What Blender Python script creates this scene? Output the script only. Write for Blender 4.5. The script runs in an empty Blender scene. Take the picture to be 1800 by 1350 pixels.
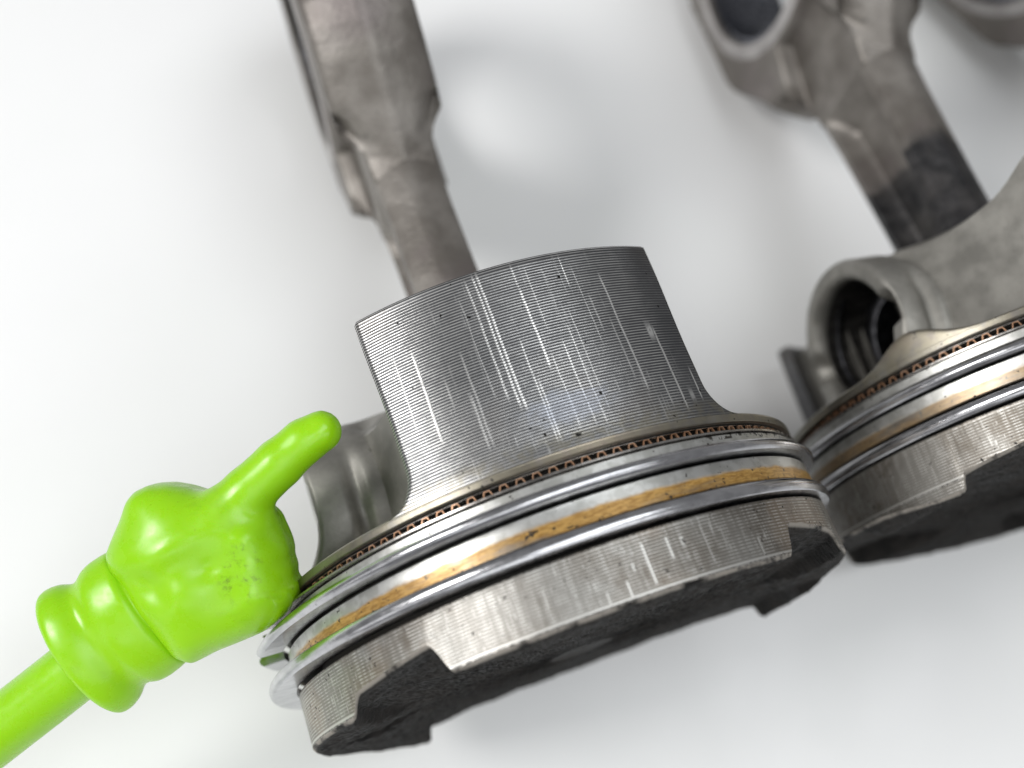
import bpy, math, random
import numpy as np
from mathutils import Matrix, Vector

random.seed(7)
scene = bpy.context.scene
COL = scene.collection
PI = math.pi
MM = 0.001                                     # shapes below are written in millimetres

# ------------------------------------------------------------------ camera
CAM = np.array([-32.7618, -15.1949, 204.9858])             # mm, table top is z = 0
RW = np.array([[0.93947947, -0.33057555, 0.08998967],      # camera right
               [-0.27013271, -0.87629673, -0.39891398],    # camera down
               [0.21072886, 0.35046234, -0.91256205]])     # camera forward
FPX = 1800.0
cam_data = bpy.data.cameras.new('camera')
cam = bpy.data.objects.new('camera', cam_data)
COL.objects.link(cam)
m = Matrix.Identity(4)
for i in range(3):
    m[i][0] = RW[0][i]; m[i][1] = -RW[1][i]; m[i][2] = -RW[2][i]; m[i][3] = CAM[i] * MM
cam.matrix_world = m
cam_data.sensor_width = 36
cam_data.lens = 36.0
cam_data.clip_start = 0.005
cam_data.clip_end = 50
cam_data.dof.use_dof = True
cam_data.dof.focus_distance = 0.139
cam_data.dof.aperture_fstop = 10.5
scene.camera = cam

# ------------------------------------------------------------------ world, lamps, exposure
world = bpy.data.worlds.new('World'); scene.world = world; world.use_nodes = True
bg = world.node_tree.nodes['Background']
bg.inputs[0].default_value = (0.98, 0.985, 1.0, 1); bg.inputs[1].default_value = 0.25
def area_lamp(name, loc, target, sx, sy, power, color=(1, 1, 1)):
    d = bpy.data.lights.new(name, 'AREA'); d.shape = 'RECTANGLE'; d.size = sx; d.size_y = sy
    d.energy = power; d.color = color
    o = bpy.data.objects.new(name, d); COL.objects.link(o)
    o.location = loc
    o.rotation_euler = (Vector(target) - Vector(loc)).to_track_quat('-Z', 'Y').to_euler()
    return o
area_lamp('ceiling_panel_lamp', (-0.64, 0.22, 0.66), (0.0, 0.08, 0.03), 0.30, 0.30, 5.2, (1.0, 0.99, 0.975))
area_lamp('ceiling_tube_lamp', (0.30, -0.22, 1.40), (0.08, 0.04, 0.0), 1.3, 0.6, 9.0, (0.95, 0.98, 1.0))
area_lamp('front_fill_lamp', (-0.05, -0.95, 1.10), (0.0, 0.0, 0.03), 2.2, 0.5, 5.4, (0.97, 0.99, 1.0))  # added fill light from the front, brightens the table under the crowns
area_lamp('side_panel_lamp', (-0.95, -0.35, 0.42), (0.0, 0.0, 0.04), 0.25, 0.7, 0.6, (1.0, 1.0, 1.0))

scene.view_settings.view_transform = 'Standard'
scene.view_settings.look = 'None'
scene.view_settings.gamma = 1
scene.view_settings.use_curve_mapping = False
scene.view_settings.exposure = 0.0

# ------------------------------------------------------------------ helpers
def ray(px, py):
    return RW.T @ np.array([(px - 900) / FPX, (py - 675) / FPX, 1.0])
def at_depth(px, py, d):                       # a photo pixel at a distance along the view axis
    return CAM + ray(px, py) * d

def obj(name, verts, faces, material, parent=None, smooth=True):
    me = bpy.data.meshes.new(name)
    v = np.asarray(verts, dtype=float) * MM
    me.from_pydata(v.tolist(), [], [tuple(int(i) for i in f) for f in faces])
    me.materials.append(material)
    if smooth:
        me.polygons.foreach_set('use_smooth', [True] * len(me.polygons))
    me.update()
    o = bpy.data.objects.new(name, me); COL.objects.link(o)
    if parent is not None:
        o.parent = parent
    return o
def empty(name, loc_mm):
    o = bpy.data.objects.new(name, None); COL.objects.link(o)
    o.location = [c * MM for c in loc_mm]; o.empty_display_size = 0.01
    return o
class MB:                                      # collects quads
    def __init__(s): s.v = []; s.f = []
    def grid(s, P, closed_u=False, closed_v=False, flip=False):
        P = np.asarray(P, float); n, k = P.shape[:2]; b = len(s.v)
        s.v += P.reshape(-1, 3).tolist()
        for i in range(n if closed_u else n - 1):
            i2 = (i + 1) % n
            for j in range(k if closed_v else k - 1):
                j2 = (j + 1) % k
                q = (b + i * k + j, b + i2 * k + j, b + i2 * k + j2, b + i * k + j2)
                s.f.append(q[::-1] if flip else q)
    def fan(s, ring, flip=False):
        b = len(s.v); ring = [list(p) for p in ring]; s.v += ring
        q = list(range(b, b + len(ring))); s.f.append(q[::-1] if flip else q)
    def build(s, name, mat, parent=None, smooth=True): return obj(name, s.v, s.f, mat, parent, smooth)
def sstep(a, b, x):
    t = np.clip((np.asarray(x, float) - a) / (b - a), 0, 1); return t * t * (3 - 2 * t)
def pol(r, th, y):                             # piston axis = local y, thrust side = local +z, th in degrees from +z to +x
    t = np.radians(th); return np.stack(np.broadcast_arrays(r * np.sin(t), y, r * np.cos(t)), -1)

# ------------------------------------------------------------------ node helpers
class Mat:
    def __init__(s, name):
        s.m = bpy.data.materials.new(name); s.m.use_nodes = True
        s.t = s.m.node_tree; s.n = s.t.nodes; s.l = s.t.links
        s.b = s.n['Principled BSDF']; s._p = None
    def inp(s, sock, v):
        if hasattr(v, 'is_output') or hasattr(v, 'links'): s.l.new(v, sock)
        elif isinstance(v, (tuple, list)) and len(v) == 3 and sock.type == 'RGBA': sock.default_value = (*v, 1)
        else: sock.default_value = v
    def set(s, **k):
        for a, v in k.items(): s.inp(s.b.inputs[a.replace('_', ' ')], v)
        return s
    def math(s, op, a, b=None, c=None, clamp=False):
        n = s.n.new('ShaderNodeMath'); n.operation = op; n.use_clamp = clamp
        s.inp(n.inputs[0], a)
        if b is not None: s.inp(n.inputs[1], b)
        if c is not None: s.inp(n.inputs[2], c)
        return n.outputs[0]
    def pos(s):                                # object coordinates in mm
        if s._p is None:
            tc = s.n.new('ShaderNodeTexCoord'); vm = s.n.new('ShaderNodeVectorMath'); vm.operation = 'SCALE'
            s.l.new(tc.outputs['Object'], vm.inputs[0]); vm.inputs['Scale'].default_value = 1000
            s._p = vm.outputs[0]
            sp = s.n.new('ShaderNodeSeparateXYZ'); s.l.new(s._p, sp.inputs[0])
            s.x, s.y, s.z = sp.outputs
        return s._p
    def theta(s):
        s.pos(); return s.math('MULTIPLY', s.math('ARCTAN2', s.x, s.z), 180 / PI)
    def vec(s, x, y, z):
        n = s.n.new('ShaderNodeCombineXYZ'); s.inp(n.inputs[0], x); s.inp(n.inputs[1], y); s.inp(n.inputs[2], z); return n.outputs[0]
    def noise(s, scale, vec=None, detail=3, rough=0.55, dist=0.0):
        n = s.n.new('ShaderNodeTexNoise'); s.l.new(vec if vec is not None else s.pos(), n.inputs['Vector'])
        n.inputs['Scale'].default_value = scale; n.inputs['Detail'].default_value = detail
        n.inputs['Roughness'].default_value = rough; n.inputs['Distortion'].default_value = dist
        return n.outputs[0]
    def ramp(s, x, a, b, lo=0.0, hi=1.0):      # smooth step
        n = s.n.new('ShaderNodeMapRange'); n.interpolation_type = 'SMOOTHSTEP'
        s.inp(n.inputs[0], x); n.inputs[1].default_value = a; n.inputs[2].default_value = b
        n.inputs[3].default_value = lo; n.inputs[4].default_value = hi
        return n.outputs[0]
    def mix(s, f, a, b):
        n = s.n.new('ShaderNodeMix'); n.data_type = 'RGBA'
        s.inp(n.inputs[0], f); s.inp(n.inputs[6], a); s.inp(n.inputs[7], b); return n.outputs[2]
    def bump(s, h, strength, dist_mm):
        n = s.n.new('ShaderNodeBump'); s.inp(n.inputs['Height'], h)
        n.inputs['Strength'].default_value = strength; n.inputs['Distance'].default_value = dist_mm * MM
        s.l.new(n.outputs[0], s.b.inputs['Normal']); return n
    def band(s, x, a, b, soft):                # 1 between a and b
        return s.math('MULTIPLY', s.ramp(x, a - soft, a + soft), s.ramp(x, b - soft, b + soft, 1, 0))

SKIRT_PITCH = 0.41; SKIRT_Y0 = 20.4
LAND_PITCH = 0.42

# ------------------------------------------------------------------ materials
def mat_table():
    k = Mat('white_laminate'); k.pos()
    big = k.noise(0.012, detail=2)
    col = k.mix(k.ramp(big, 0.35, 0.7), (0.845, 0.845, 0.845), (0.825, 0.83, 0.823))
    fine = k.ramp(k.noise(0.35, detail=4), 0.72, 0.80)
    col = k.mix(k.math('MULTIPLY', fine, 0.10), col, (0.45, 0.45, 0.44))
    k.set(Base_Color=col, Roughness=k.ramp(k.noise(0.05), 0.3, 0.7, 0.30, 0.42)); k.b.inputs['Specular IOR Level'].default_value = 0.4
    return k.m

def mat_skirt():
    k = Mat('turned_skirt_aluminium'); th = k.theta(); y = k.y
    crest = k.math('MULTIPLY_ADD', k.math('COSINE', k.math('MULTIPLY', k.math('SUBTRACT', y, SKIRT_Y0), 2 * PI / SKIRT_PITCH)), 0.5, 0.5)
    line = k.ramp(crest, 0.55, 0.95)
    cloud = k.noise(0.05, detail=2)
    brown = k.ramp(k.noise(0.05, k.vec(k.math('MULTIPLY', th, 0.75), y, 3.1), detail=5), 0.5, 0.7)
    base = k.mix(k.ramp(cloud, 0.3, 0.7), (0.085, 0.087, 0.092), (0.125, 0.126, 0.13))
    base = k.mix(k.math('MULTIPLY', brown, 0.5), base, (0.125, 0.105, 0.088))
    linemod = k.math('MULTIPLY', line, k.ramp(k.noise(0.35, k.vec(th, k.math('MULTIPLY', y, 2.0), 0.0), detail=3), 0.32, 0.62, 0.55, 0.85))
    edge_fade = k.ramp(th, 20, 27, 1, 0.25)
    linemod = k.math('MULTIPLY', linemod, edge_fade)
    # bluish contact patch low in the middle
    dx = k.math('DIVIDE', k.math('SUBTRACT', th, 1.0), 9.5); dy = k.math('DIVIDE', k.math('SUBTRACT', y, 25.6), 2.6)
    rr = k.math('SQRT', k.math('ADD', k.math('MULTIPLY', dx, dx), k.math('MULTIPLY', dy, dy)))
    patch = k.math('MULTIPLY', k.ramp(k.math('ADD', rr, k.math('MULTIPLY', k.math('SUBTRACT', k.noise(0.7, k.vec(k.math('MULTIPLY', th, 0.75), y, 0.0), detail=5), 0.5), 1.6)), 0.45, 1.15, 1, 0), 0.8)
    # single scratches: angle, from, to, width (deg), strength
    scr = [(-8.4, 46.3, 29.0, .22, .75), (-6.9, 46.9, 27.6, .22, .95), (-6.1, 47.1, 27.0, .24, 1.0), (-21.45, 39.4, 27.0, .24, 1.0),
           (0.4, 43.0, 31.5, .24, .95), (0.3, 47.0, 43.5, .2, .5), (9.6, 46.6, 42.3, .16, .8), (16.3, 43.0, 25.4, .22, .85), (22.9, 33.9, 21.8, .24, .95),
           (22.0, 34.6, 32.6, .75, .9), (27.3, 27.3, 22.9, .2, .8), (-13.4, 36.8, 23.8, .2, .55), (-14.2, 31.1, 23.7, .2, .7),
           (6.2, 36.3, 22.0, .16, .6), (4.3, 34.3, 22.5, .16, .7), (-3.0, 36.0, 21.1, .16, .65), (-2.4, 30.0, 21.2, .18, .65),
           (12.5, 40.0, 35.0, .2, .5), (14.7, 36.0, 27.5, .18, .5), (-17.6, 34.0, 30.5, .2, .45), (25.2, 24.2, 22.8, .6, .6), (20.0, 26.5, 22.4, .2, .6), (1.5, 33.0, 22.5, .15, .55), (7.6, 38.5, 24.0, .14, .5), (-10.5, 44.0, 30.0, .13, .45), (11.3, 44.5, 33.0, .13, .5), (-25.0, 40.0, 30.0, .14, .4), (2.6, 46.0, 37.0, .13, .45)]
    wob = k.math('MULTIPLY', k.math('SUBTRACT', k.noise(0.16, detail=1), 0.5), 0.5)
    thw = k.math('ADD', th, wob)
    s = None
    for a, y1, y0, w, st in scr:
        d = k.ramp(k.math('ABSOLUTE', k.math('SUBTRACT', thw, a)), w * .45, w * 1.15, st, 0)
        mm_ = k.math('MULTIPLY', d, k.band(y, y0, y1, 1.0))
        s = mm_ if s is None else k.math('MAXIMUM', s, mm_)
    s = k.math('MULTIPLY', s, k.ramp(k.noise(1.3, k.vec(th, y, 0.0), detail=2), 0.3, 0.45, 0.6, 1.25))
    # many fine hairlines
    hair = k.ramp(k.noise(1.0, k.vec(k.math('MULTIPLY', th, 1.9), k.math('MULTIPLY', y, 0.06), 2.0), detail=3, rough=.7), 0.565, 0.66)
    hair = k.math('MULTIPLY', hair, k.ramp(k.noise(0.5, k.vec(k.math('MULTIPLY', th, .8), k.math('MULTIPLY', y, .5), 8.0), detail=2), 0.42, 0.62))
    low = k.math('MULTIPLY', k.ramp(y, 27, 37, 0.85, 0.32), k.ramp(k.math('ABSOLUTE', th), 12, 24, 1, 0.2))
    hair = k.math('MULTIPLY', hair, low)
    mask = k.math('MAXIMUM', k.math('MAXIMUM', s, hair), linemod)
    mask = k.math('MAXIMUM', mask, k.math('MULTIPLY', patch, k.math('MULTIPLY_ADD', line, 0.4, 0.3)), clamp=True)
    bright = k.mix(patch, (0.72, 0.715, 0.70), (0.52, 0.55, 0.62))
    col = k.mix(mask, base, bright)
    grey = k.ramp(y, 21.0, 23.5, 0.55, 0)       # dull yellowish band above the oil groove
    col = k.mix(k.math('MULTIPLY', grey, k.ramp(k.noise(0.9, detail=4), 0.35, 0.65)), col, (0.24, 0.22, 0.165))
    dots = k.ramp(k.noise(0.9, detail=1), 0.755, 0.775)
    col = k.mix(dots, col, (0.015, 0.014, 0.013))
    k.set(Base_Color=col, Metallic=0.92, Roughness=k.math('MULTIPLY_ADD', mask, -0.10, 0.40))
    k.b.inputs['Anisotropic'].default_value = 0.3
    k.bump(k.math('ADD', k.math('MULTIPLY', s, 0.7), k.noise(2.2, detail=4)), 0.22, 0.05)
    return k.m

def mat_head():
    k = Mat('turned_crown_aluminium'); th = k.theta(); y = k.y
    crest = k.math('MULTIPLY_ADD', k.math('COSINE', k.math('MULTIPLY', y, 2 * PI / LAND_PITCH)), 0.5, 0.5)
    onland = k.ramp(y, 7.2, 7.5, 1, 0)
    line = k.math('MULTIPLY', k.ramp(crest, 0.45, 0.95), onland)
    pv = k.vec(k.math('MULTIPLY', th, 0.75), y, 0.0)
    cloud = k.ramp(k.noise(0.10, pv, detail=5, dist=.5), 0.32, 0.68)
    base = k.mix(cloud, (0.17, 0.15, 0.125), (0.30, 0.29, 0.268))
    base = k.mix(k.math('MULTIPLY', k.ramp(k.noise(0.07, k.vec(k.math('MULTIPLY', th, .75), y, 9.0), detail=4), .5, .7), .45), base, (0.36, 0.28, 0.21))
    streak = k.ramp(k.noise(1.0, k.vec(k.math('MULTIPLY', th, 1.1), k.math('MULTIPLY', y, 0.05), 7.0), detail=5, rough=.75), .36, .64, .1, 1.0)
    lm = k.math('MULTIPLY', k.math('MULTIPLY', line, streak), k.ramp(k.noise(0.6, pv, detail=3), 0.3, 0.6, 0.2, 0.9))
    lm = k.math('MAXIMUM', lm, k.math('MULTIPLY', k.band(y, .18, .5, .1), .75))
    hair = k.math('MULTIPLY', k.ramp(k.noise(1.0, k.vec(k.math('MULTIPLY', th, 2.1), k.math('MULTIPLY', y, 0.12), 5.0), detail=3, rough=.7), 0.57, 0.66),
                  k.ramp(k.noise(0.8, k.vec(th, y, 4.0), detail=2), 0.45, 0.6))
    scr = [(3.6, 6.2, 1.0, .32, 1.), (8.0, 6.0, 3.2, .34, 1.), (10.6, 5.6, 4.4, .5, .9), (-.9, 2.4, .2, .3, .9), (14.8, 6.4, 1.2, .22, .6), (1.0, 4.2, 3.2, .4, .7), (-4.6, 1.9, .3, .26, .7), (25.5, 3.0, .4, .26, .9), (-14.0, 4.8, 2.5, .2, .6), (18.5, 5.4, 3.0, .2, .5)]
    s = None
    for a, y1, y0, w, st in scr:
        q = k.math('MULTIPLY', k.ramp(k.math('ABSOLUTE', k.math('SUBTRACT', th, a)), w * .3, w, st, 0), k.band(y, y0, y1, .3))
        s = q if s is None else k.math('MAXIMUM', s, q)
    mask = k.math('MAXIMUM', k.math('MAXIMUM', s, k.math('MULTIPLY', hair, k.math('MULTIPLY', onland, 0.7))), lm)
    col = k.mix(mask, base, (0.70, 0.69, 0.66))
    # third land, deck and second land are clean pale metal
    clean = k.mix(k.ramp(k.noise(.5, pv), .4, .6), (0.46, 0.46, 0.435), (0.58, 0.58, 0.56))
    col = k.mix(k.band(y, 11.9, 17.45, .1), col, clean)
    # amber varnish under the second ring
    yo = k.math('ADD', y, k.math('MULTIPLY', k.math('SUBTRACT', k.noise(0.35, pv, detail=4), 0.5), 0.9))
    orange = k.math('MULTIPLY', k.band(yo, 10.2, 12.1, .3), k.ramp(k.noise(.22, k.vec(k.math('MULTIPLY', th, .3), k.math('MULTIPLY', y, 2.0), 1.0), detail=4), .25, .5))
    orange = k.math('MULTIPLY', orange, k.ramp(k.math('ABSOLUTE', th), 60, 80, 1, .45))
    ocol = k.mix(k.ramp(k.noise(.9, k.vec(k.math('MULTIPLY', th, .75), k.math('MULTIPLY', y, 4.0), 6.0), detail=4), .35, .65), (0.31, 0.165, 0.036), (0.50, 0.30, 0.085))
    ocol = k.mix(k.ramp(k.noise(1.1, k.vec(k.math('MULTIPLY', th, .75), y, 14.0), detail=3), .64, .70), ocol, (0.03, 0.02, 0.01))
    col = k.mix(orange, col, ocol)
    # grimy deck edge, yellowish
    deck = k.math('MULTIPLY', k.ramp(y, 18.6, 18.9), 0.55)
    col = k.mix(k.math('MULTIPLY', deck, k.ramp(k.noise(.6, detail=4), .3, .6)), col, (0.30, 0.275, 0.20))
    # groove insides are black below the rim radius
    r = k.math('SQRT', k.math('ADD', k.math('MULTIPLY', k.x, k.x), k.math('MULTIPLY', k.z, k.z)))
    inner = k.math('MULTIPLY', k.ramp(r, 42.0, 42.55, 1, 0), k.ramp(y, 19.6, 19.9, 1, 0))
    black_mask = k.math('MAXIMUM', k.ramp(k.noise(1.2, k.vec(k.math('MULTIPLY', th, .75), y, 2.0), detail=2), .70, .72), inner)
    edge_grime = k.math('MULTIPLY', k.band(y, -.1, .2, .1), k.ramp(k.noise(1.4, pv, detail=5, rough=.7), .42, .6))
    edge_grime = k.math('MAXIMUM', edge_grime, k.math('MULTIPLY', k.band(y, 7.35, 7.7, .1), k.ramp(k.noise(1.5, pv, detail=5, rough=.7), .45, .6)))
    black_mask = k.math('MAXIMUM', black_mask, k.math('MULTIPLY', edge_grime, .85))
    dep = k.math('MULTIPLY', k.band(y, 16.6, 17.6, .1), k.math('MULTIPLY', k.band(th, 22, 48, 3), k.ramp(k.noise(1.0, pv, detail=4), .48, .56)))
    black_mask = k.math('MAXIMUM', black_mask, dep)
    col = k.mix(black_mask, col, (0.022, 0.018, 0.014))
    metal = k.math('SUBTRACT', 0.92, k.math('MULTIPLY', k.math('MAXIMUM', black_mask, k.math('MULTIPLY', orange, .75)), 0.9), clamp=True)
    k.set(Base_Color=col, Metallic=metal, Roughness=k.math('ADD', k.ramp(y, 7.2, 7.6, 0.44, 0.36), k.math('MULTIPLY', black_mask, .3)))
    k.bump(k.math('ADD', k.math('MULTIPLY', s, .6), k.noise(2.0, detail=4)), 0.2, 0.05)
    return k.m

def mat_carbon():
    k = Mat('carbon_deposit'); k.pos()
    n1 = k.noise(0.22, detail=6, rough=.65); n2 = k.noise(0.95, detail=6, rough=.75)
    col = k.mix(k.ramp(n1, .35, .7), (0.010, 0.0095, 0.009), (0.038, 0.034, 0.031))
    col = k.mix(k.ramp(n2, .60, .74, 0, .55), col, (0.13, 0.12, 0.11))
    r = k.math('SQRT', k.math('ADD', k.math('MULTIPLY', k.x, k.x), k.math('MULTIPLY', k.z, k.z)))
    edge = k.math('MULTIPLY', k.ramp(r, 42.4, 42.9), k.ramp(n1, .38, .55))
    col = k.mix(edge, col, (0.40, 0.37, 0.33))
    k.set(Base_Color=col, Metallic=k.math('MULTIPLY', edge, .8), Roughness=k.ramp(n1, .3, .7, .5, .75))
    k.b.inputs['Specular IOR Level'].default_value = 0.16
    k.bump(k.math('ADD', n2, k.math('MULTIPLY', n1, 1.0)), 1.0, 0.7)
    return k.m

def mat_cast(name='cast_aluminium', c0=(0.20, 0.193, 0.175), c1=(0.34, 0.328, 0.30)):
    k = Mat(name); k.pos()
    n = k.noise(0.16, detail=5)
    col = k.mix(k.ramp(n, .3, .7), c0, c1)
    col = k.mix(k.ramp(k.noise(.9, detail=3), .66, .74, 0, .5), col, (0.12, 0.11, 0.10))
    k.set(Base_Color=col, Metallic=0.65, Roughness=0.50)
    k.bump(k.noise(1.6, detail=5), 0.3, 0.12)
    return k.m

def mat_steel(name, c0, c1, rough, metal=1.0, grime=.5):
    k = Mat(name); th = k.theta()
    n = k.noise(0.3, k.vec(k.math('MULTIPLY', th, .75), k.math('MULTIPLY', k.y, 2.0), 0.0), detail=4)
    col = k.mix(k.ramp(n, .35, .65), c0, c1)
    g = k.ramp(k.noise(1.5, detail=3), .685, .72, 0, grime)
    col = k.mix(g, col, (0.03, 0.026, 0.02))
    k.set(Base_Color=col, Metallic=metal, Roughness=k.ramp(k.noise(.8, detail=3), .3, .7, rough * .8, rough * 1.3))
    fine = k.noise(1.0, k.vec(k.math('MULTIPLY', th, .15), k.math('MULTIPLY', k.y, 9.0), 1.0), detail=2)
    k.bump(fine, 0.08, 0.03)
    return k.m

def mat_rod(name, dark=False):
    k = Mat(name); k.pos()
    n = k.noise(0.07, detail=5)
    col = k.mix(k.ramp(n, .32, .68), (0.13, 0.116, 0.102), (0.28, 0.26, 0.238))
    col = k.mix(k.ramp(k.noise(.045, detail=3), .5, .7, 0, .6), col, (0.165, 0.138, 0.138))
    col = k.mix(k.ramp(k.noise(.5, detail=4), .62, .74, 0, .5), col, (0.06, 0.055, 0.05))
    if dark:
        yy = k.math('ADD', k.y, k.math('MULTIPLY', k.math('SUBTRACT', k.noise(.16, detail=6, rough=.7), .5), 13.0))
        d = k.ramp(yy, 35.0, 38.5, 1, 0)
        soot = k.mix(k.ramp(k.noise(.35, detail=5, rough=.7), .35, .7), (0.014, 0.014, 0.016), (0.06, 0.058, 0.06))
        col = k.mix(k.math('MULTIPLY', d, k.ramp(k.noise(.12, detail=4), .3, .6, .75, .97)), col, soot)
    k.set(Base_Color=col, Metallic=0.45, Roughness=0.46)
    k.bump(k.math('ADD', k.noise(1.2, detail=5), k.math('MULTIPLY', k.noise(.3, detail=2), 2.)), 0.4, 0.18)
    return k.m

def mat_plastic():
    k = Mat('lime_plastic'); k.pos()
    n = k.noise(.03, detail=2)
    col = k.mix(k.ramp(n, .3, .7), (0.275, 0.60, 0.004), (0.305, 0.63, 0.006))
    spk = k.math('MULTIPLY', k.ramp(k.noise(1.3, detail=4, rough=.7), .655, .71), k.ramp(k.noise(.10, detail=1), .56, .66))
    gx_ = k.math('DIVIDE', k.math('SUBTRACT', k.x, 9.2), 3.2); gy_ = k.math('DIVIDE', k.math('SUBTRACT', k.y, 0.4), 4.6)
    near = k.ramp(k.math('ADD', k.math('MULTIPLY', gx_, gx_), k.math('MULTIPLY', gy_, gy_)), .2, 1.3, 1, 0)
    spk = k.math('MAXIMUM', spk, k.math('MULTIPLY', near, k.ramp(k.noise(.75, detail=6, rough=.8), .50, .72)))
    col = k.mix(k.math('MULTIPLY', spk, .75), col, (0.05, 0.06, 0.012))
    smear = k.math('MULTIPLY', k.ramp(k.noise(.09, detail=5, rough=.65, dist=.8), .55, .75), .35)
    col = k.mix(smear, col, (0.17, 0.36, 0.012))
    k.set(Base_Color=col, Roughness=k.ramp(k.noise(.3, detail=5, rough=.7), .3, .7, .20, .40))
    k.b.inputs['Subsurface Weight'].default_value = 0.25
    k.b.inputs['Subsurface Radius'].default_value = (0.4, 1.0, 0.05)
    k.b.inputs['Subsurface Scale'].default_value = 0.003
    k.b.inputs['Specular IOR Level'].default_value = 0.5
    k.bump(k.noise(.25, detail=3), 0.04, 0.25)
    return k.m

M = dict(table=mat_table(), skirt=mat_skirt(), head=mat_head(), carbon=mat_carbon(), cast=mat_cast(),
         ring=mat_steel('ring_steel', (0.44, 0.44, 0.46), (0.58, 0.58, 0.60), .20),
         rail=mat_steel('rail_steel', (0.32, 0.30, 0.28), (0.48, 0.46, 0.44), .25),
         copper=mat_steel('expander_copper', (0.36, 0.19, 0.105), (0.50, 0.30, 0.19), .4, .6, .2),
         pin=mat_steel('pin_steel', (0.03, 0.03, 0.033), (0.06, 0.06, 0.065), .45),
         rod=mat_rod('forged_rod_steel'), rod_dark=mat_rod('forged_rod_steel_burnt', True),
         face=mat_cast('machined_rod_face', (0.34, 0.32, 0.31), (0.52, 0.50, 0.49)), bolt=mat_steel('bolt_steel', (0.08, 0.075, 0.07), (0.16, 0.15, 0.14), .4),
         plastic=mat_plastic(), shell=mat_steel('worn_bearing_shell', (0.10, 0.105, 0.12), (0.20, 0.205, 0.23), .3), bore=mat_steel('shade_dark_bore', (0.02, 0.019, 0.018), (0.05, 0.047, 0.044), .45, .5))  # bore: near-black colour stands in for shade inside the pin hole

# ------------------------------------------------------------------ the table
tb = MB()
tb.grid([[(-700, -500, 0), (-700, 900, 0)], [(1000, -500, 0), (1000, 900, 0)]], flip=True)
table = tb.build('table_surface', M['table'], smooth=False)
table['kind'] = 'structure'

# ------------------------------------------------------------------ piston
R = 43.0
PIN_Y = 32.4
RIM_T = [0, 60, 80, 99, 111, 117.6, 118.6, 124, 133, 148, 168, 188, 203, 212, 215.4, 216.4, 227, 244, 269, 300, 360]
RIM_Y = [-.6, -.6, -.6, -1.2, -2.1, -2.2, .2, .7, 1.3, 1.9, 2.1, 1.9, 1.3, .5, .2, -2.2, -1.7, -.8, -.6, -.6, -.6]
def crown_y(r, th):
    th = np.mod(th, 360)
    x_ = r * np.sin(np.radians(th)); z_ = r * np.cos(np.radians(th))
    th_far = 180 - np.degrees(np.arcsin(np.clip(x_ / 42.3, -1, 1)))      # far reliefs run parallel to the thrust axis
    rim = np.interp(np.where(z_ < 0, th_far, th), RIM_T, RIM_Y)
    y = 0.9 + (rim - 0.9) * sstep(24, 37, r)
    x = r * np.sin(np.radians(th)); z = r * np.cos(np.radians(th))
    for s in (-1, 1):                          # two valve reliefs on the thrust side
        a = math.radians(44.2) * s
        cx, cz = 30 * math.sin(a), 30 * math.cos(a)
        d = np.hypot(x - cx, z - cz)
        tang = ((x - cx) * math.cos(a) - (z - cz) * math.sin(a)) * s      # + away from the middle
        depth = .6 + (2.15 - 0.105 * tang) * sstep(20, 41, r)
        w = sstep(14.9, 14.3, d) if False else 1 - sstep(13.9, 14.9, d)
        y = y * (1 - w) + depth * w
    return y
NT = 720
TH = np.linspace(0, 360, NT, endpoint=False)
def land_edge(th): return crown_y(np.full_like(th, R - .2), th) + 0.6

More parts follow.
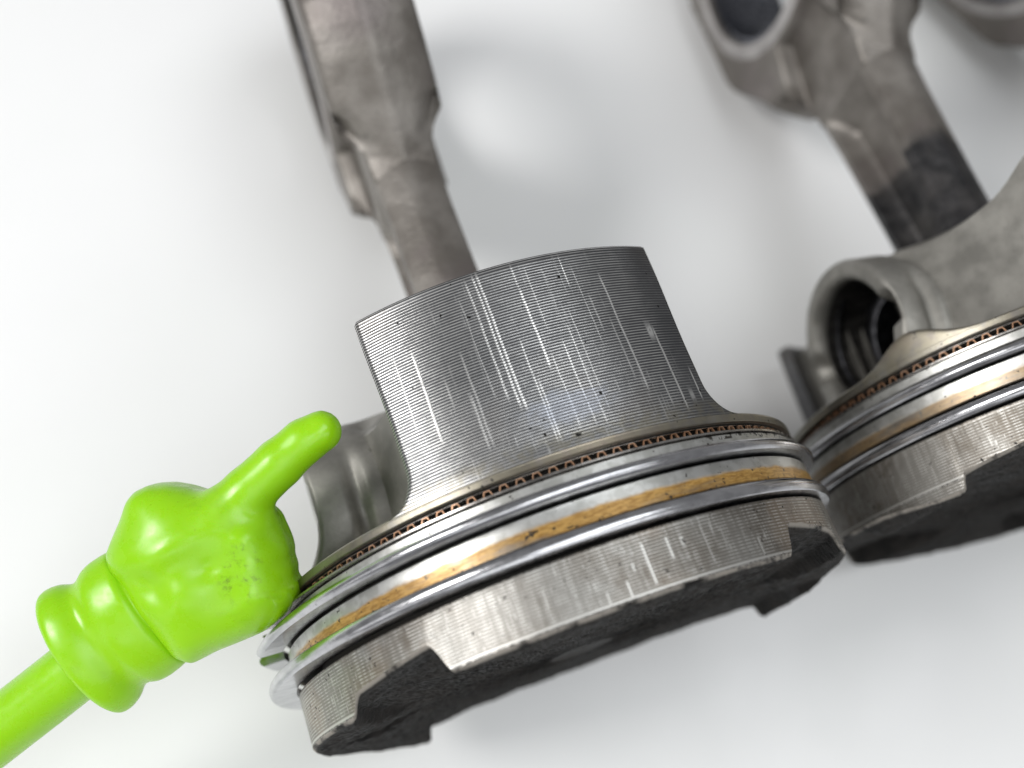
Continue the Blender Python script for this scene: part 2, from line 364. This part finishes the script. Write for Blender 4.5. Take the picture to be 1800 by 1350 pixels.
def build_piston(name, label, cat_group, loc, roll_deg, yaw_deg, src=None, dark_rod=False, simple=False):
    root = empty(name, loc)
    root.rotation_euler = (Matrix.Rotation(math.radians(yaw_deg), 3, 'Z') @ Matrix.Rotation(math.radians(roll_deg), 3, 'Y')).to_euler()
    root['label'] = label; root['category'] = 'piston'; root['group'] = cat_group
    if src is not None:
        for ch in list(src.children):
            c = ch.copy(); COL.objects.link(c); c.parent = root
            if ch.name.startswith('connecting_rod'):
                if dark_rod: c.rotation_euler = (ch.rotation_euler[0], PI, 0)
                if dark_rod: c.material_slots[0].link = 'OBJECT'; c.material_slots[0].material = M['rod_dark']
            for g in ch.children:
                d = g.copy(); COL.objects.link(d); d.parent = c
                if dark_rod and d.name.startswith('beam'):
                    d.material_slots[0].link = 'OBJECT'; d.material_slots[0].material = M['rod_dark']
        return root

    # crown face with carbon
    mb = MB()
    rs = np.concatenate([[R, R - .25, R - .75], np.linspace(R - 1.1, R - 6, 10), np.linspace(R - 6.6, 14, 40), np.linspace(12.5, .6, 9)])
    P = []
    for i, r in enumerate(rs):
        y = crown_y(np.full(NT, min(r, R - .75)), TH)
        if i == 0: y = land_edge(TH)
        elif i == 1: y = crown_y(np.full(NT, R - .2), TH) + .22
        elif r > 6:                                # flaky carbon relief
            y = y + .10 * np.random.RandomState(i).randn(NT).clip(-1.6, 1.6) * (1 if i > 2 else .5) + .14 * np.sin(TH * .31 + r * 1.7) * np.sin(TH * .17 - r * .9 + 2 * np.sin(r * .4))
        P.append(pol(r, TH, y))
    mb.grid(P, closed_v=True, flip=True); mb.fan(P[-1])
    crown = mb.build('crown_face', M['carbon'], root)

    # head: land, ring lands, grooves, deck, underside
    mb = MB()
    ye = land_edge(TH)
    rows = np.linspace(0, 1, 108)
    G = []
    for t in rows:
        yy = ye + (7.45 - ye) * t
        rr = R - 0.035 * (0.5 - 0.5 * np.cos(2 * PI * yy / LAND_PITCH)) * np.clip((7.45 - yy) / .5, 0, 1) * np.clip((yy - ye) / .3, 0, 1)
        G.append(pol(rr, TH, yy))
    mb.grid(G, closed_v=True, flip=True)
    T2 = np.linspace(0, 360, 360, endpoint=False)
    def seg(pts):
        mb.grid([pol(np.full(360, r), T2, np.full(360, y)) for r, y in pts], closed_v=True, flip=True)
    c = .14
    for g0, g1, nxt, depth in ((7.6, 10.3, 13.7, 4.2), (13.75, 15.9, 17.3, 4.2), (17.35, 19.1, 20.4, 3.6)):
        seg([(R, g0 - .15), (R - c, g0)]); seg([(R - c, g0), (R - depth, g0)]); seg([(R - depth, g0), (R - depth, g1)])
        seg([(R - depth, g1), (R - c, g1)]); seg([(R - c, g1), (R, g1 + c)])
        if g0 < 17: seg([(R, g1 + c), (R, {7.6: 13.6, 13.75: 17.2}[g0])])
    fl = [(R, 19.24)] + [(R - .06 * (k % 2), 19.24 + .1 * k) for k in range(1, 9)] + [(R, 20.15)]
    seg(fl); seg([(R, 20.15), (R - .25, 20.4)]); seg([(R - .25, 20.4), (34, 20.4)])
    seg([(34, 20.4), (32.5, 10)]); seg([(32.5, 10), (0.5, 9)])
    head = mb.build('piston_head', M['head'], root)

    # skirts
    def skirt(center, ytop, grooves, hw=29.6):
        mb = MB()
        n_y = 470 if grooves else 60
        ys = np.linspace(19.4, ytop, n_y)
        u = np.linspace(-1, 1, 91 if grooves else 41)
        Rf = 5.0
        def halfw(y):
            e = np.where(y < 20.3 + Rf, Rf - np.sqrt(np.clip(Rf ** 2 - (20.3 + Rf - y) ** 2, 0.05, None)), 0)
            return hw + np.degrees(e / R) + 0.9 * sstep(30, 47, y)
        outer = []; inner = []
        for y in ys:
            th = center + u * halfw(y)
            rr = R - .06 - .10 * sstep(40, 48, y)
            if grooves:
                a = 0.05 * np.clip((ytop - .8 - y) / .6, 0, 1) * np.clip((y - 20.8) / 1.6, 0, 1)
                fade = 1 - .75 * sstep(22, 28, u * 30)
                rr = rr - a * fade * (0.5 - 0.5 * math.cos(2 * PI * (y - SKIRT_Y0) / SKIRT_PITCH))
            if y > ytop - .45: rr = rr - (.45 - (ytop - y)) * .8
            rr = rr - .5 * np.clip((np.abs(u) - .985) / .015, 0, 1)
            outer.append(pol(rr, th, y)); inner.append(pol(np.full_like(u, R - 3.2 - .4 * sstep(46, 20, y)), th, y))
        mb.grid(outer); mb.grid(inner, flip=True)
        outer = np.array(outer); inner = np.array(inner)
        mb.grid(np.stack([outer[-1], inner[-1]])); mb.grid(np.stack([outer[:, 0], inner[:, 0]]), flip=False)
        mb.grid(np.stack([outer[:, -1], inner[:, -1]]), flip=True)
        return mb.build('skirt', M['skirt'], root)
    skirt(0, 47.75, True); skirt(180, 46.6, False, 15.5)

    # pin bosses
    for s in (-1, 1):
        mb = MB(); N = 96
        ph = np.linspace(0, 2 * PI, N, endpoint=False)            # 0 = towards +y
        cy, cz = np.cos(ph), np.sin(ph)
        oy = np.where(cy > 0, 14.8 * cy, np.maximum(14.8 * cy, -13)); oz = 14.8 * cz
        low = cy < 0
        oz = np.where(low, np.sign(cz) * 14.8 * (np.abs(cz) ** .55), oz); oy = np.where(low, 13.0 * cy, oy)
        Y = PIN_Y + oy
        flare = 5.5 * np.clip((28 - Y) / 9.5, 0, 1) ** 2
        def xend(y): return 33.6 + 5.2 * np.clip((29 - y) / 9.0, 0, 1) ** 2
        slot = np.exp(-((ph - 1.5 * PI) / .2) ** 4) * 3.6 + np.exp(-((ph - .5 * PI) / .2) ** 4) * 3.6
        by, bz = 11.2 * cy, 11.2 * cz
        rows_ = []
        pa = np.minimum(ph, 2 * PI - ph)                          # angle away from the boss top
        for x0 in np.arange(11.0, 30.1, .75):
            k = 1 + .03 * (30 - x0) / 19
            k = k - .10 * np.exp(-((x0 - 26.6) / 1.1) ** 2) * sstep(.9, 1.5, pa) - .10 * np.exp(-((x0 - 22.5) / 2.0) ** 2 - ((pa - .62) / .22) ** 2)
            rows_.append(np.stack([np.full(N, x0) + flare * sstep(22, 30, x0) * .8, PIN_Y + oy * k, oz * k], -1))
        xe = np.minimum(xend(Y), 39.0)
        rows_.append(np.stack([xe - 1.0, PIN_Y + oy, oz], -1))
        rows_.append(np.stack([xe - .3, PIN_Y + oy * .975, oz * .975], -1))
        rows_.append(np.stack([xe - slot * .7, PIN_Y + oy * .93, oz * .93], -1))
        mid = .5 * (oy * .93 + by), .5 * (oz * .93 + bz)
        rows_.append(np.stack([np.minimum(xend(PIN_Y + mid[0]), 38) - slot, PIN_Y + mid[0], mid[1]], -1))
        xb = np.minimum(xend(PIN_Y + by), 37.5)
        rows_.append(np.stack([xb - slot - .1, PIN_Y + by * 1.06, bz * 1.06], -1))
        rows_.append(np.stack([xb - slot - .8, PIN_Y + by, bz], -1))
        rows_.append(np.stack([np.full(N, 28.0), PIN_Y + by, bz], -1)); rows_.append(np.stack([np.full(N, 27.8), PIN_Y + by * 1.08, bz * 1.08], -1))
        rows_.append(np.stack([np.full(N, 26.6), PIN_Y + by * 1.08, bz * 1.08], -1)); rows_.append(np.stack([np.full(N, 26.4), PIN_Y + by, bz], -1))
        rows_.append(np.stack([np.full(N, 11.0), PIN_Y + by, bz], -1))
        rows_.append(rows_[0])
        A = np.array(rows_); A[..., 0] *= s * (1 if s < 0 else .91)
        mb.grid(A, closed_v=True, flip=(s < 0))
        boss = mb.build('pin_boss', M['cast'], root)
        mb = MB(); xo = 31.0 if s < 0 else 28.0
        mb.grid([np.stack([np.full(N, s * x), PIN_Y + 11.12 * cy, 11.12 * cz], -1) for x in (12.0, 20, 26, xo)], closed_v=True, flip=(s > 0))
        mb.build('bore_shade_liner', M['bore'], boss)  # added dark liner, shade of the hole put into its colour
        # walls from boss to the two skirts
        for q in (-1, 1):
            mb = MB()
            t = np.linspace(0, 1, 24)
            px = (23.5 - 7.0 * sstep(0, .9, t)) if q > 0 else (23.0 - 12.0 * t ** 1.1); pz = 9 + (29.5 if q > 0 else 31.5) * t
            top = (42.0 - 3.5 * np.sin(PI * np.clip(t / .75, 0, 1)) * .8 + 5.2 * sstep(.55, 1, t)) if q > 0 else (44.0 - 2.5 * np.sin(PI * np.clip(t / .8, 0, 1)) + 3.0 * sstep(.6, 1, t))
            vv = np.linspace(0, 1, 14)
            o_ = []; i_ = []
            for k in range(24):
                yb = 19.5; yy = yb + (top[k] - yb) * vv
                out = 2.6 * np.clip((25 - yy) / 5.5, 0, 1) ** 2
                o_.append(np.stack([px[k] + out, yy, np.full(14, pz[k])], -1)); i_.append(np.stack([np.full(14, px[k] - 3.2), yy, np.full(14, pz[k])], -1))
            o_ = np.array(o_); i_ = np.array(i_)
            cap = np.stack([o_[:, -1], (o_[:, -1] + i_[:, -1]) / 2 + np.array([0, .9, 0]), i_[:, -1]], 0)
            for a_ in (o_, i_, cap): a_[..., 0] *= s; a_[..., 2] *= q
            f_ = (s * q) > 0
            mb.grid(o_, flip=f_); mb.grid(i_, flip=not f_); mb.grid(cap, flip=not f_)
            mb.build('side_wall', M['cast'], root)
    for s in (-1, 1):                          # pale machined foot of the flange either side of each boss
        mb = MB(); t = np.linspace(-56, 56, 73)
        hgt = 20.3 + 3.6 * np.exp(-((t - 30) / 8.0) ** 2)
        vv = np.linspace(0, 1, 8); o_ = []
        for k in range(73):
            yy = 19.9 + (hgt[k] - 19.9) * vv
            col_ = [pol(R - .06 - .5 * max(0, v - .8), 90 + t[k], y_) for v, y_ in zip(vv, yy)]
            col_ += [pol(R - 1.2, 90 + t[k], yy[-1] + .1), pol(R - 6.0, 90 + t[k], yy[-1] - .6 * (yy[-1] - 20.3)), pol(R - 8.5, 90 + t[k], 20.2)]
            o_.append(col_)
        o_ = np.array(o_); o_[..., 0] *= s
        mb.grid(o_, flip=(s > 0)); mb.build('flange_foot', M['head'], root)
    # wrist pin, hollow, with retaining clips
    mb = MB(); ph = np.linspace(0, 2 * PI, 64, endpoint=False)
    prof = [(-19.9, 7.6), (-20.0, 10.2), (-19.4, 11.1), (19.4, 11.1), (20.0, 10.2), (19.9, 7.6), (19.9, 7.6), (-19.9, 7.6)]
    mb.grid([np.stack([np.full(64, x), PIN_Y + r * np.cos(ph), r * np.sin(ph)], -1) for x, r in prof], closed_v=True)
    mb.build('wrist_pin', M['pin'], root)
    for s in (-1, 1):
        mb = MB(); pp = np.radians(np.linspace(20, 330, 60)); q = np.linspace(0, 2 * PI, 10, endpoint=False)
        mb.grid([[(s * 25.6 + .6 * math.cos(b), PIN_Y + (11.1 + .6 * math.sin(b)) * math.cos(a), (11.1 + .6 * math.sin(b)) * math.sin(a)) for b in q] for a in pp], closed_v=True)
        mb.build('retaining_clip', M['pin'], root)

    # compression rings: split, sprung open, pushed a little to one side
    def ring(nm, y0, y1, ro, ri, off, gap_c, gap_w, mat, tilt=0.0, rnd=.25, n=260, curl=0.0):
        mb = MB(); a = np.linspace(gap_c + gap_w / 2, gap_c + 360 - gap_w / 2, n)
        h = y1 - y0
        bul = .16 * min(h, 1.7) if h > 1 else 0
        sec = [(ri, 0), (ro - bul - rnd * .5, 0), (ro - bul, rnd * .5)] + [(ro - bul * ((2 * u - 1) ** 2), rnd * .5 + (h - rnd) * u) for u in (.12, .3, .5, .7, .88)] + [(ro - bul, h - rnd * .5), (ro - bul - rnd * .5, h), (ri, h)]
        L = []
        for t in a:
            e = min(t - a[0], a[-1] - t) / 40.0
            grow = curl * max(0, 1 - e) ** 2
            tt = math.radians(t)
            L.append([((r + grow) * math.sin(tt) + off[0], y0 + yy + tilt * math.sin(tt) * r / R, (r + grow) * math.cos(tt) + off[1]) for r, yy in sec])
        L = np.array(L)
        e_ = len(sec)
        for a0_, a1_ in ((0, 1), (1, 2), (2, e_ - 3), (e_ - 3, e_ - 2), (e_ - 2, e_ - 1)): mb.grid(L[:, a0_:a1_ + 1])
        mb.grid(np.stack([L[:, -1], L[:, 0]], 1))
        mb.fan(L[0]); mb.fan(L[-1], flip=True)
        return mb.build(nm, mat, root)
    ring('compression_ring', 8.0, 9.75, 45.6, 41.8, (-1.4, .2), 205, 10, M['ring'], tilt=-.15)
    ring('compression_ring', 14.05, 15.55, 45.3, 41.6, (-.9, .5), 274, 9, M['ring'], rnd=.45, curl=1.2)
    ring('oil_ring_rail', 17.42, 17.75, 43.35, 40.5, (-.3, .15), 278, 6, M['rail'], rnd=.1, curl=2.2)
    ring('oil_ring_rail', 18.88, 19.04, 41.9, 40.0, (0, 0), 255, 5, M['rail'], rnd=.05)
    # corrugated expander
    mb = MB(); H = 118; pts = []
    for k in range(H):
        for f, yy in ((0.0, 17.8), (.18, 17.8), (.34, 18.75), (.66, 18.75), (.82, 17.8)):
            pts.append((270 + (k + f) * 350.0 / H, yy))
    rows_ = []
    for i, (t, yy) in enumerate(pts):
        t0, y0_ = pts[max(i - 1, 0)]; t1, y1_ = pts[min(i + 1, len(pts) - 1)]
        d = np.array([(t1 - t0) * R * PI / 180, y1_ - y0_]); d /= np.linalg.norm(d) + 1e-9; nn = np.array([-d[1], d[0]]) * .075
        q = []
        for sgn, rr in ((1, 42.15), (-1, 42.15), (-1, 41.8), (1, 41.8)):
            q.append(pol(rr, t + sgn * nn[0] / (R * PI / 180), yy + sgn * nn[1]))
        rows_.append(q)
    L = np.array(rows_)
    for j in range(4): mb.grid(np.stack([L[:, j], L[:, (j + 1) % 4]], 1))
    mb.build('oil_ring_expander', M['copper'], root, smooth=False)

    # connecting rod: own frame, pin at the origin, swung down until its big end meets the table
    BY = 104.0; BR = 21.0
    def beam_section(y):
        d = np.interp(y, [8, 14, 30, 50, 61], [9.5, 8.2, 8.6, 9.4, 10.0])
        t = np.interp(y, [8, 16, 50, 56], [8.5, 6.1, 6.1, 6.3])
        ch = np.interp(y, [14, 20, 52, 58], [0, 4.4, 4.4, .2])
        fx = np.linspace(-1, 1, 9)
        top = [(t * u * (1 - .06 * abs(u) ** 6), d + 2.0 * (1 - abs(u)) - .5 * abs(u) ** 6) for u in fx]
        fh = 2.3
        side = [(t, d - fh), (t - ch * .85, d - fh - 1.0), (t - ch, d - fh - 2.0), (t - ch, 0)]
        right = side + [(x, -z) for x, z in side[-2::-1]]
        bot = [(x, -z) for x, z in top[::-1]]
        left = [(-x, z) for x, z in right[::-1]]
        return [(x, y, z) for x, z in top + right + bot + left]
    mb = MB(); ss = [beam_section(y) for y in np.linspace(9, 60, 52)]
    ss = np.array(ss); ns = ss.shape[1]
    cuts = [0, 8, 9, 11, 13, 15, 16, 24, 25, 27, 29, 31, ns]
    cuts = sorted(set(c_ for c_ in cuts if c_ <= ns))
    for a0_, a1_ in zip(cuts[:-1], cuts[1:]):
        idx_ = [q % ns for q in range(a0_, a1_ + 1)]; mb.grid(ss[:, idx_])
    beam = mb.build('connecting_rod', M['rod'], root)
    beam.location = (-.6 * MM, PIN_Y * MM, 0); beam.rotation_euler = (-math.asin(8.5 / BY), math.radians(-3.5), 0)
    def tube(prof, cy, n=72):
        mb = MB(); ph = np.linspace(0, 2 * PI, n, endpoint=False)
        for i in range(len(prof) - 1):
            mb.grid([np.stack([np.full(n, x), cy + r * np.cos(ph), r * np.sin(ph)], -1) for x, r in prof[i:i + 2]], closed_v=True)
        return mb
    tube([(-8.8, 11.15), (-8.8, 14.8), (-8, 15.4), (8, 15.4), (8.8, 14.8), (8.8, 11.15), (-8.8, 11.15)], 0).build('small_end_eye', M['rod'], beam)
    # big end, outline cast around the bore centre
    half = [(-47, 9.6), (-42.5, 11.0), (-38, 13.8), (-33, 17.8), (-28, 22.0), (-23, 25.5), (-18.5, 27.6), (-16, 28), (0, 28), (12, 28), (14.5, 27.2), (16, 25)]
    half += [(27 * math.cos(a), 27 * math.sin(a)) for a in np.radians(np.linspace(52, 0, 14))]
    lower = [(-47, 9.6), (-39, 9.9), (-36.5, 11.0), (-35, 15.0), (-33, 17.6), (-27, 20.6), (-22, 24.2), (-18, 27.2), (-15, 28), (0, 28)]
    poly = np.array(half + [(y, -z) for y, z in half[::-1][1:] if y > 1] + [(y, -z) for y, z in lower[::-1]])
    def cast(phi):
        d = np.array([math.cos(phi), math.sin(phi)]); best = 0
        for i in range(len(poly)):
            p, q = poly[i], poly[(i + 1) % len(poly)]; e = q - p
            det = d[0] * (-e[1]) + e[0] * d[1]
            if abs(det) < 1e-9: continue
            tt = (p[0] * (-e[1]) + e[0] * p[1]) / det; u = (d[0] * p[1] - d[1] * p[0]) / det
            if tt > 0 and -1e-6 <= u <= 1 + 1e-6: best = max(best, tt)
        return best
    HX = 10.3
    def big_half(a0, a1, n, nm, mat, par):
        mb = MB(); an = np.radians(np.linspace(a0, a1, n)); C = []
        for a in an:
            rho = cast(a); y = rho * math.cos(a)
            tx = np.interp(y, [-47, -42, -40, -38, -35.5, 40], [6.4, 6.6, 8.0, 10.0, HX - .2, HX - .2]); cc = []
            r2 = min(24.6, rho - 2.2); r3 = min(26.0, rho - 1.9)
            side = [(HX, BR), (HX, BR + .8), (HX, r2), (HX - .5 * (HX - tx), .5 * (r2 + r3)), (tx + .1, r3), (tx, rho - 1.6)]
            cc = [(-x, r) for x, r in side]
            for u in np.linspace(-1, 1, 17):
                x = u * tx; dent = 0
                if y < -20 and abs(math.sin(a)) > .1:
                    for sx in (-1, 1):
                        dent += 4.2 * math.exp(-(((x - sx * tx * .98) / 2.6) ** 2 + ((y + 38.0) / 2.2) ** 2))
                cc.append((x, rho - 1.0 * abs(u) ** 4 + 3.0 * (1 - abs(u)) - dent))
            cc += side[::-1] + [(-HX, BR)]
            C.append([(x, BY + r * math.cos(a), r * math.sin(a)) for x, r in cc])
        C = np.array(C); k = C.shape[1]
        mb.grid(C[:, :6]); mb.grid(C[:, 5:24]); mb.grid(C[:, 23:29]); mb.grid(C[:, 28:30])
        mb.fan(C[0][:-1]); mb.fan(C[-1][:-1], flip=True)
        return mb.build(nm, mat, par)
    big_half(90.3, 269.7, 260, 'big_end', M['rod'], beam)
    big_half(-89.7, 89.7, 90, 'bearing_cap', M['rod'], beam)
    tube([(-9, BR + .1), (-9, 19.6), (9, 19.6), (9, BR + .1)], BY).build('bearing_shell', M['shell'], beam)
    for q in (-1, 1):
        mb = MB(); ph = np.linspace(0, 2 * PI, 72, endpoint=False)
        mb.grid([np.stack([np.full(72, q * x), BY + r * np.cos(ph), r * np.sin(ph)], -1) for x, r in ((HX - .2, BR), (HX + .25, BR + .25), (HX + .25, 24.2), (HX - .2, 24.5))], closed_v=True, flip=q > 0)
        mb.build('thrust_face', M['face'], beam)
    for q in (-1, 1):                           # cap bolts, hexagon heads on the cap side
        mb = MB(); h = np.linspace(0, 2 * PI, 6, endpoint=False)
        L = [[(r * math.cos(t), BY + y, q * 24.4 + r * math.sin(t)) for t in h] for y, r in ((11, 4.6), (19.0, 4.6), (19.7, 4.0))]
        mb.grid(L, closed_v=True, flip=True); mb.fan(L[-1], flip=True)
        mb.build('cap_bolt', M['bolt'], beam, smooth=False)
    return root

GRP = 'pistons laid on their sides on the white table'
p1 = build_piston('piston', 'scratched grey piston with its grooved skirt facing up, beside the green pointing hand', GRP, (0, 0, 43), 0, 0)
p2 = build_piston('piston', 'piston turned to show its open pin hole, its connecting rod burnt black near the skirt', GRP, (91.7, 0.1, 43), 187, -5.5, src=p1, dark_rod=True)
p3 = build_piston('piston', 'piston beyond the one with the open pin hole, only its rod end showing', GRP, (199.0, 2.0, 43), 4, 12.5, src=p1)

# ------------------------------------------------------------------ green pointer
def surface_net(F, lo, h):
    nx, ny, nz = F.shape
    S = F < 0
    corners = [(i, j, k) for i in (0, 1) for j in (0, 1) for k in (0, 1)]
    def sl(A, c): return A[c[0]:nx - 1 + c[0], c[1]:ny - 1 + c[1], c[2]:nz - 1 + c[2]]
    cnt = np.zeros((nx - 1, ny - 1, nz - 1)); acc = np.zeros((nx - 1, ny - 1, nz - 1, 3))
    for a in corners:
        for ax in range(3):
            if a[ax] == 1: continue
            b = list(a); b[ax] = 1; b = tuple(b)
            fa, fb = sl(F, a), sl(F, b); m_ = (fa < 0) != (fb < 0)
            t = np.where(m_, fa / np.where(m_, fa - fb, 1), 0)
            p = np.zeros(fa.shape + (3,))
            for d in range(3): p[..., d] = a[d] + (t if d == ax else 0)
            acc += p * m_[..., None]; cnt += m_
    act = cnt > 0
    idx = -np.ones(act.shape, int); idx[act] = np.arange(act.sum())
    ijk = np.argwhere(act)
    V = (acc[act] / cnt[act][:, None] + ijk) * h + lo
    Fc = []
    for ax in range(3):
        u, w = [d for d in range(3) if d != ax]
        A = np.moveaxis(S, [ax, u, w], [0, 1, 2]); I = np.moveaxis(idx, [ax, u, w], [0, 1, 2])
        e = A[:-1, 1:-1, 1:-1] != A[1:, 1:-1, 1:-1]
        for i, j, k in np.argwhere(e):
            q = (I[i, j, k], I[i, j + 1, k], I[i, j + 1, k + 1], I[i, j, k + 1])
            if min(q) < 0: continue
            inside = A[i, j + 1, k + 1]
            if ax == 1: inside = not inside
            Fc.append(q if inside else q[::-1])
    return V, Fc
def smin(a, b, k):
    hh = np.clip(.5 + .5 * (b - a) / k, 0, 1); return b * (1 - hh) + a * hh - k * hh * (1 - hh)
D0 = 142.0; KPX = D0 / FPX                       # mm for one photo pixel at the pointer
HC = (330, 1000)
def loc_px(px, py, w=0.0): return np.array([(px - HC[0]) * KPX, -(py - HC[1]) * KPX, w])
def capsule(X, a, b, ra, rb, flat=1.0):
    a, b = np.array(a), np.array(b); A = X - a; d = b - a
    t = np.clip((A @ d) / (d @ d), 0, 1); q = A - t[..., None] * d; q[..., 2] /= flat
    return np.linalg.norm(q, axis=-1) - (ra + (rb - ra) * t)
px = lambda *a: loc_px(*a)
h = 0.4
lo = np.array([-14.0, -16.0, -9.0]); hi = np.array([25.0, 25.0, 11.0])
gx, gy, gz = [np.arange(lo[d], hi[d], h) for d in range(3)]
X = np.stack(np.meshgrid(gx, gy, gz, indexing='ij'), -1)
K = KPX
OUT = [(196, 972), (207, 940), (221, 906), (231, 878), (245, 861), (270, 850), (303, 848), (336, 854), (366, 864), (400, 862), (440, 868), (476, 889), (491, 903), (500, 924),
       (504, 932), (511, 950), (515, 968), (513, 974), (519, 990), (521, 1006), (519, 1011), (528, 1020), (531, 1033), (524, 1052), (505, 1078), (470, 1105), (430, 1122), (390, 1138), (347, 1160), (318, 1150), (250, 1075), (205, 1000)]
OP = np.array([loc_px(*q)[:2] for q in OUT])
def poly_sd(Q, Pn):
    dmin = np.full(Q.shape[:-1], 1e9); ins = np.zeros(Q.shape[:-1], bool)
    for i in range(len(Pn)):
        a, b = Pn[i], Pn[(i + 1) % len(Pn)]; e = b - a; w = Q - a
        t = np.clip((w @ e) / (e @ e), 0, 1); q = w - t[..., None] * e
        dmin = np.minimum(dmin, (q ** 2).sum(-1))
        c = ((a[1] > Q[..., 1]) != (b[1] > Q[..., 1]))
        xi = a[0] + (Q[..., 1] - a[1]) / ((b[1] - a[1]) if abs(b[1] - a[1]) > 1e-9 else 1e-9) * e[0]
        ins ^= c & (Q[..., 0] < xi)
    return np.where(ins, -1, 1) * np.sqrt(dmin)
Q2 = np.stack(np.meshgrid(gx, gy, indexing='ij'), -1)
d2 = poly_sd(Q2, OP)
for _ in range(14):                              # soften the medial ridges of the outline's distance field
    b2 = d2.copy(); b2[1:-1, 1:-1] = (d2[1:-1, 1:-1] * 2 + d2[:-2, 1:-1] + d2[2:, 1:-1] + d2[1:-1, :-2] + d2[1:-1, 2:]) / 6
    d2 = np.where(d2 < -1.0, b2, d2)
def bmp(x, y, sx, sy, a, ang=0.0):
    c = loc_px(x, y)[:2]; w = Q2 - c; ca, sa = math.cos(math.radians(ang)), math.sin(math.radians(ang))
    u = w[..., 0] * ca + w[..., 1] * sa; v = -w[..., 0] * sa + w[..., 1] * ca
    return a * np.exp(-(u / (sx * K)) ** 2 - (v / (sy * K)) ** 2)
# relief of the back of the hand: thumb pad, palm heel, hollow between, knuckles
relief = bmp(318, 955, 80, 30, 1.3, 28) + bmp(352, 1032, 48, 44, 1.2) + bmp(296, 1018, 34, 22, -.9, -40) + bmp(255, 905, 60, 30, -.7, 40) \
    + bmp(455, 935, 30, 24, .8) + bmp(465, 985, 28, 20, .55) + bmp(470, 1030, 30, 22, .55) + bmp(390, 985, 24, 14, -.5, 30) + bmp(250, 1000, 50, 30, -.8, 50)
T = 7.0; RR = 5.6
F = np.sqrt(np.maximum(d2[..., None] + RR, 0) ** 2 + np.maximum(np.abs(X[..., 2]) - (T - RR) - np.where(X[..., 2] > 0, relief[..., None], 0), 0) ** 2) \
    + np.minimum(np.maximum(d2[..., None] + RR, np.abs(X[..., 2]) - (T - RR)), 0) - RR
fing = [((395, 908), 49), ((446, 861), 45.5), ((498, 812), 43), ((541, 774), 39.5), ((570, 757), 36.5)]
G = None
for (a_, ra), (b_, rb) in zip(fing[:-1], fing[1:]):
    c_ = capsule(X, px(*a_, 2.6), px(*b_, 2.6), ra * K, rb * K); G = c_ if G is None else smin(G, c_, .5)
F = smin(F, G, 2.0)
V, Fc = surface_net(F, lo, h)
E_ = np.array([(f[i], f[(i + 1) % 4]) for f in Fc for i in range(4)])
for it in range(26):                             # relax the skin so that it looks moulded
    acc = np.zeros_like(V); np.add.at(acc, E_[:, 0], V[E_[:, 1]]); np.add.at(acc, E_[:, 1], V[E_[:, 0]])
    deg = np.bincount(E_.ravel(), minlength=len(V))[:, None]
    V = V + (.6 if it % 2 == 0 else -.56) * (acc / deg - V)
for it in range(2):
    acc = np.zeros_like(V); np.add.at(acc, E_[:, 0], V[E_[:, 1]]); np.add.at(acc, E_[:, 1], V[E_[:, 0]])
    V = V + .6 * (acc / deg - V)
ptr_base = at_depth(HC[0], HC[1], D0)
pointer = empty('pointer_stick', ptr_base)
mm = Matrix.Identity(3)
for i in range(3):
    mm[i][0] = RW[0][i]; mm[i][1] = -RW[1][i]; mm[i][2] = -RW[2][i]
pointer.rotation_euler = mm.to_euler()
pointer['label'] = 'lime green plastic pointer stick ending in a small hand with outstretched index finger'
pointer['category'] = 'pointer'
obj('pointing_hand', V, Fc, M['plastic'], pointer)
# cuff, turned about the arm direction
axd = np.array([.812, .583, 0.0]); nrm = np.array([-.583, .812, 0.0]); wv = np.array([0, 0, 1.0])
c0 = px(141, 1151)
prof = [(6, 40), (1, 90), (-2, 112), (2, 122), (10, 127), (24, 127), (40, 122), (54, 113), (64, 109), (76, 111), (90, 118), (106, 121), (122, 121), (136, 120), (145, 118), (151, 112), (156, 104), (168, 100), (180, 98), (205, 70), (212, 30)]
def spl(P, n):                                  # Catmull-Rom through the profile
    P = np.array(P, float); out = []
    for i in range(len(P) - 1):
        p0, p1, p2, p3 = P[max(i - 1, 0)], P[i], P[i + 1], P[min(i + 2, len(P) - 1)]
        for t in np.linspace(0, 1, n, endpoint=False):
            out.append(.5 * (2 * p1 + (p2 - p0) * t + (2 * p0 - 5 * p1 + 4 * p2 - p3) * t * t + (3 * p1 - p0 - 3 * p2 + p3) * t ** 3))
    out.append(P[-1]); return np.array(out)
mb = MB(); ph = np.linspace(0, 2 * PI, 72, endpoint=False)
L = []
for a_, r_ in spl(prof, 4):
    L.append([c0 + axd * a_ * K + (nrm * math.cos(t) + wv * .66 * math.sin(t)) * r_ * K for t in ph])
mb.grid(L, closed_v=True, flip=True); mb.fan(L[0], flip=False); mb.fan(L[-1], flip=True)
mb.build('cuff', M['plastic'], pointer)
# stick: from inside the cuff down to the table outside the picture
inv = RW * np.array([[1], [-1], [-1]])
s0 = px(138, 1172) + axd * 4
end_w = np.array([-180.6, -10.6, 4.6])
e0 = inv @ (end_w - ptr_base)
d = (e0 - s0) / np.linalg.norm(e0 - s0)
u_ = np.cross(d, [0, 0, 1.0]); u_ /= np.linalg.norm(u_); w_ = np.cross(d, u_)
mb = MB(); L = []
for t in np.linspace(0, 1, 12):
    c_ = s0 + (e0 - s0) * t
    L.append([c_ + (u_ * math.cos(a) + w_ * math.sin(a)) * 4.45 for a in np.linspace(0, 2 * PI, 48, endpoint=False)])
L.append([e0 + d * .8 + (u_ * math.cos(a) + w_ * math.sin(a)) * 3.6 for a in np.linspace(0, 2 * PI, 48, endpoint=False)])
mb.grid(L, closed_v=True, flip=False); mb.fan(L[0], flip=True); mb.fan(L[-1])
mb.build('stick', M['plastic'], pointer)
